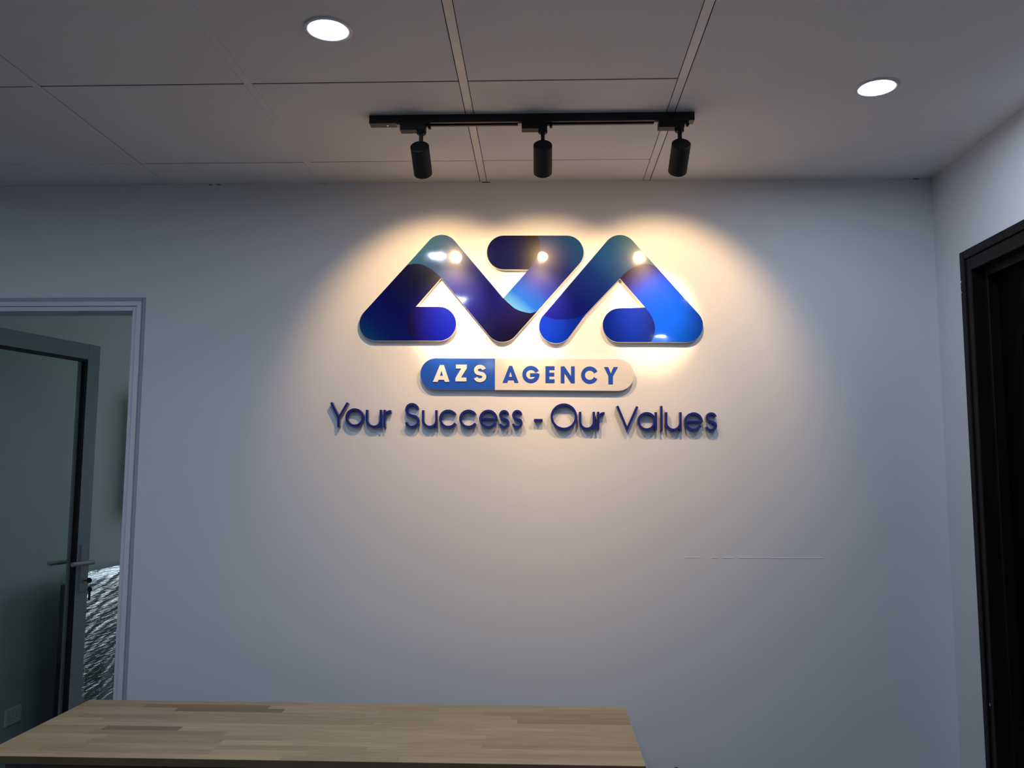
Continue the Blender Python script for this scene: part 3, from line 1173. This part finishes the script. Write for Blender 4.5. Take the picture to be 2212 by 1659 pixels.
def s_r(x, top, bot, xe, ye):
    pts = [(xe + (x - xe) * math.cos(math.radians(a)) * 1.0, (top + 15) + (ye - top - 15) * math.sin(math.radians(a))) for a in range(0, 91, 9)]
    return [([(x, top), (x, bot)], False, SW), (pts, False, SW)]


def s_e(c, r):
    return [(circ(c, r, 0, 332, 40), False, SW), ([(c[0] - r, c[1]), (c[0] + r + SW / 2, c[1])], False, SW * .8)]


def s_s(x0, x1, y0, y1):
    return [(ss((x0 + x1) / 2, y0, y1, x0, x1, SW), False, SW)]


RR = 20.0 - SW / 2
slogan([([(715.2, 869.4), (731.2, 902.2), (731.0, 922.2)], False, SW), ([(750.8, 869.8), (731.6, 902.6)], False, SW)], 'dark blue capital Y that begins the slogan')
slogan([(circ((765.9, 901.9), RR), True, SW)], 'dark blue letter o, a closed ring just right of the capital Y')
slogan(s_u(792.4, 822.4, 885.3, 924.2, 923.6), 'dark blue letter u in the first slogan word, after the o')
slogan(s_r(830.5, 885.3, 923.6, 844.6, 888.2), 'dark blue letter r ending the first slogan word')
slogan(s_s(874.1, 905.8, 870.4, 924.4), 'dark blue capital S that begins the second slogan word')
slogan(s_u(913.7, 942.4, 886, 924.4, 923.8), 'dark blue letter u right after the capital S')
slogan([(circ((968.3, 904.6), RR, 33, 328), False, SW)], 'dark blue letter c, the left one of the pair of c letters')
slogan([(circ((1011.8, 904.6), RR, 33, 328), False, SW)], 'dark blue letter c, the right one of the pair of c letters')
slogan(s_e((1054.8, 904.8), RR), 'dark blue letter e right after the pair of c letters')
slogan(s_s(1077.4, 1100.4, 885.4, 924.8), 'dark blue small s, left of the two at the end of the second word')
slogan(s_s(1105.6, 1128.9, 885.4, 924.8), 'dark blue small s just left of the hyphen')
hy = slogan([([(1153.4, 907.2), (1172.1, 907.2)], False, 4.6)], 'short dark blue hyphen between the two halves of the slogan')
hy.name = 'slogan_hyphen'
slogan([(circ((1218, 900), 26.2 - .0, 0, 360, 60), True, SW)], 'large dark blue capital O right of the hyphen')
slogan(s_u(1253.2, 1282.8, 889.4, 928.4, 927.8), 'dark blue letter u right after the capital O')
slogan(s_r(1292.4, 889.4, 928, 1306.2, 892.2), 'dark blue letter r left of the capital V')
slogan([([(1333.6, 876.8), (1354.8, 927.5)], False, SW), ([(1376.8, 878), (1354.6, 927.5)], False, SW), ([(1353.6, 925), (1354.7, 930.4), (1355.8, 925)], False, 2.2)], 'dark blue capital V that begins the last slogan word')
slogan([(circ((1397.2, 909.9), RR), True, SW), ([(1417, 890.2), (1417, 929.6)], False, SW)], 'dark blue letter a right after the capital V')
slogan([([(1428.8, 876.9), (1429.2, 930.2)], False, SW)], 'dark blue letter l, a straight upright bar after the a')
slogan(s_u(1439.2, 1470.2, 890.4, 930.6, 930.2), 'dark blue letter u in the last slogan word')
slogan(s_e((1498.4, 910.6), RR), 'dark blue letter e in the last slogan word')
slogan(s_s(1524, 1549.2, 890.6, 931.6), 'dark blue small s that ends the slogan')

# ------------------------------------------------------------------ wooden desk
DZ = 0.745
tbl = atZ(180, 1517, DZ)
tbr = atZ(1340, 1521, DZ)
tfr = atZ(1405, 1655, DZ)
y1d = (tbl.y + tbr.y) / 2
y0d = tfr.y
xl, xr = (tbl.x + atZ(0, 1610, DZ).x) / 2, (tbr.x + tfr.x) / 2
TT = 0.018
desk = thing('desk', ((xl + xr) / 2, (y0d + y1d) / 2, 0), 'pale finger-jointed wooden desk standing in front of the sign wall', 'desk')
rows = 14
rh = (y1d - y0d) / rows
for i in range(rows):
    ya, yb = y0d + rh * i, y0d + rh * (i + 1)
    cuts = [xl]
    x = xl + rnd.uniform(.12, .45)
    while x < xr - .12:
        cuts.append(x)
        x += rnd.uniform(.18, .52)
    if i == 11:
        a_ = atZ(358, 1547, DZ).x; b_ = atZ(600, 1547, DZ).x
        cuts = [xl, xl + .16, a_ - .13, a_, b_, b_ + .3, b_ + .62, b_ + .95]
        cuts = [c for c in cuts if c < xr - .1]
    if i == 9:
        b_ = atZ(380, 1565, DZ).x
        cuts = [xl, xl + .05, b_ - .33, b_, b_ + .35, b_ + .75, b_ + 1.0]
        cuts = [c for c in cuts if c < xr - .1]
    cuts.append(xr)
    for k_ in range(len(cuts) - 1):
        m = rnd.choices(WOODS, (5, 5, 2.4, .5))[0]
        if i == 11 and k_ == 3:
            m = WOODS[3]
        if i == 9 and k_ == 2:
            m = WOODS[2]
        MB().box((cuts[k_] + .00008, ya + .00008, DZ - TT), (cuts[k_ + 1] - .00008, yb - .00008, DZ)).build('stave', m, desk)
MB().box((xl, y0d - .002, DZ - TT - .001), (xr, y0d, DZ - .0006)).build('shaded_edge', plain('painted_edge_shade', (0.10, 0.068, 0.036), 0.7, var=.3, vscale=20), desk)  # dark strip: shade on the front edge, put into the colour
steel = plain('desk_leg_grey', (0.10, 0.10, 0.10), 0.5)
for xx in (xl + .05, xr - .09):
    for yy in (y0d + .04, y1d - .08):
        MB().box((xx, yy, 0), (xx + .04, yy + .04, DZ - TT - .04)).build('leg', steel, desk, bevel=0.002)
q = MB()
q.box((xl + .05, y0d + .04, DZ - TT - .04), (xr - .05, y0d + .06, DZ - TT))
q.box((xl + .05, y1d - .06, DZ - TT - .04), (xr - .05, y1d - .04, DZ - TT))
q.box((xl + .05, y0d + .06, DZ - TT - .04), (xl + .07, y1d - .06, DZ - TT))
q.box((xr - .07, y0d + .06, DZ - TT - .04), (xr - .05, y1d - .06, DZ - TT))
q.build('apron', steel, desk)

# cable loop beside the desk
cbp = atY(1461, 1656.6, 2.35)
q = MB()
pts = [(cbp.x - .03, 2.36, .004)]
for a in range(0, 181, 15):
    pts.append((cbp.x - .006 * math.cos(math.radians(a)), 2.35, cbp.z - .008 + .006 * math.sin(math.radians(a))))
pts.append((cbp.x + .05, 2.30, .004))
q.tube([Vector(p) for p in pts], .0016, 8)
props(q.build('black_cable', MAT['blackgloss']), 'thin black cable whose looped top shows beside the right end of the desk', 'cable')
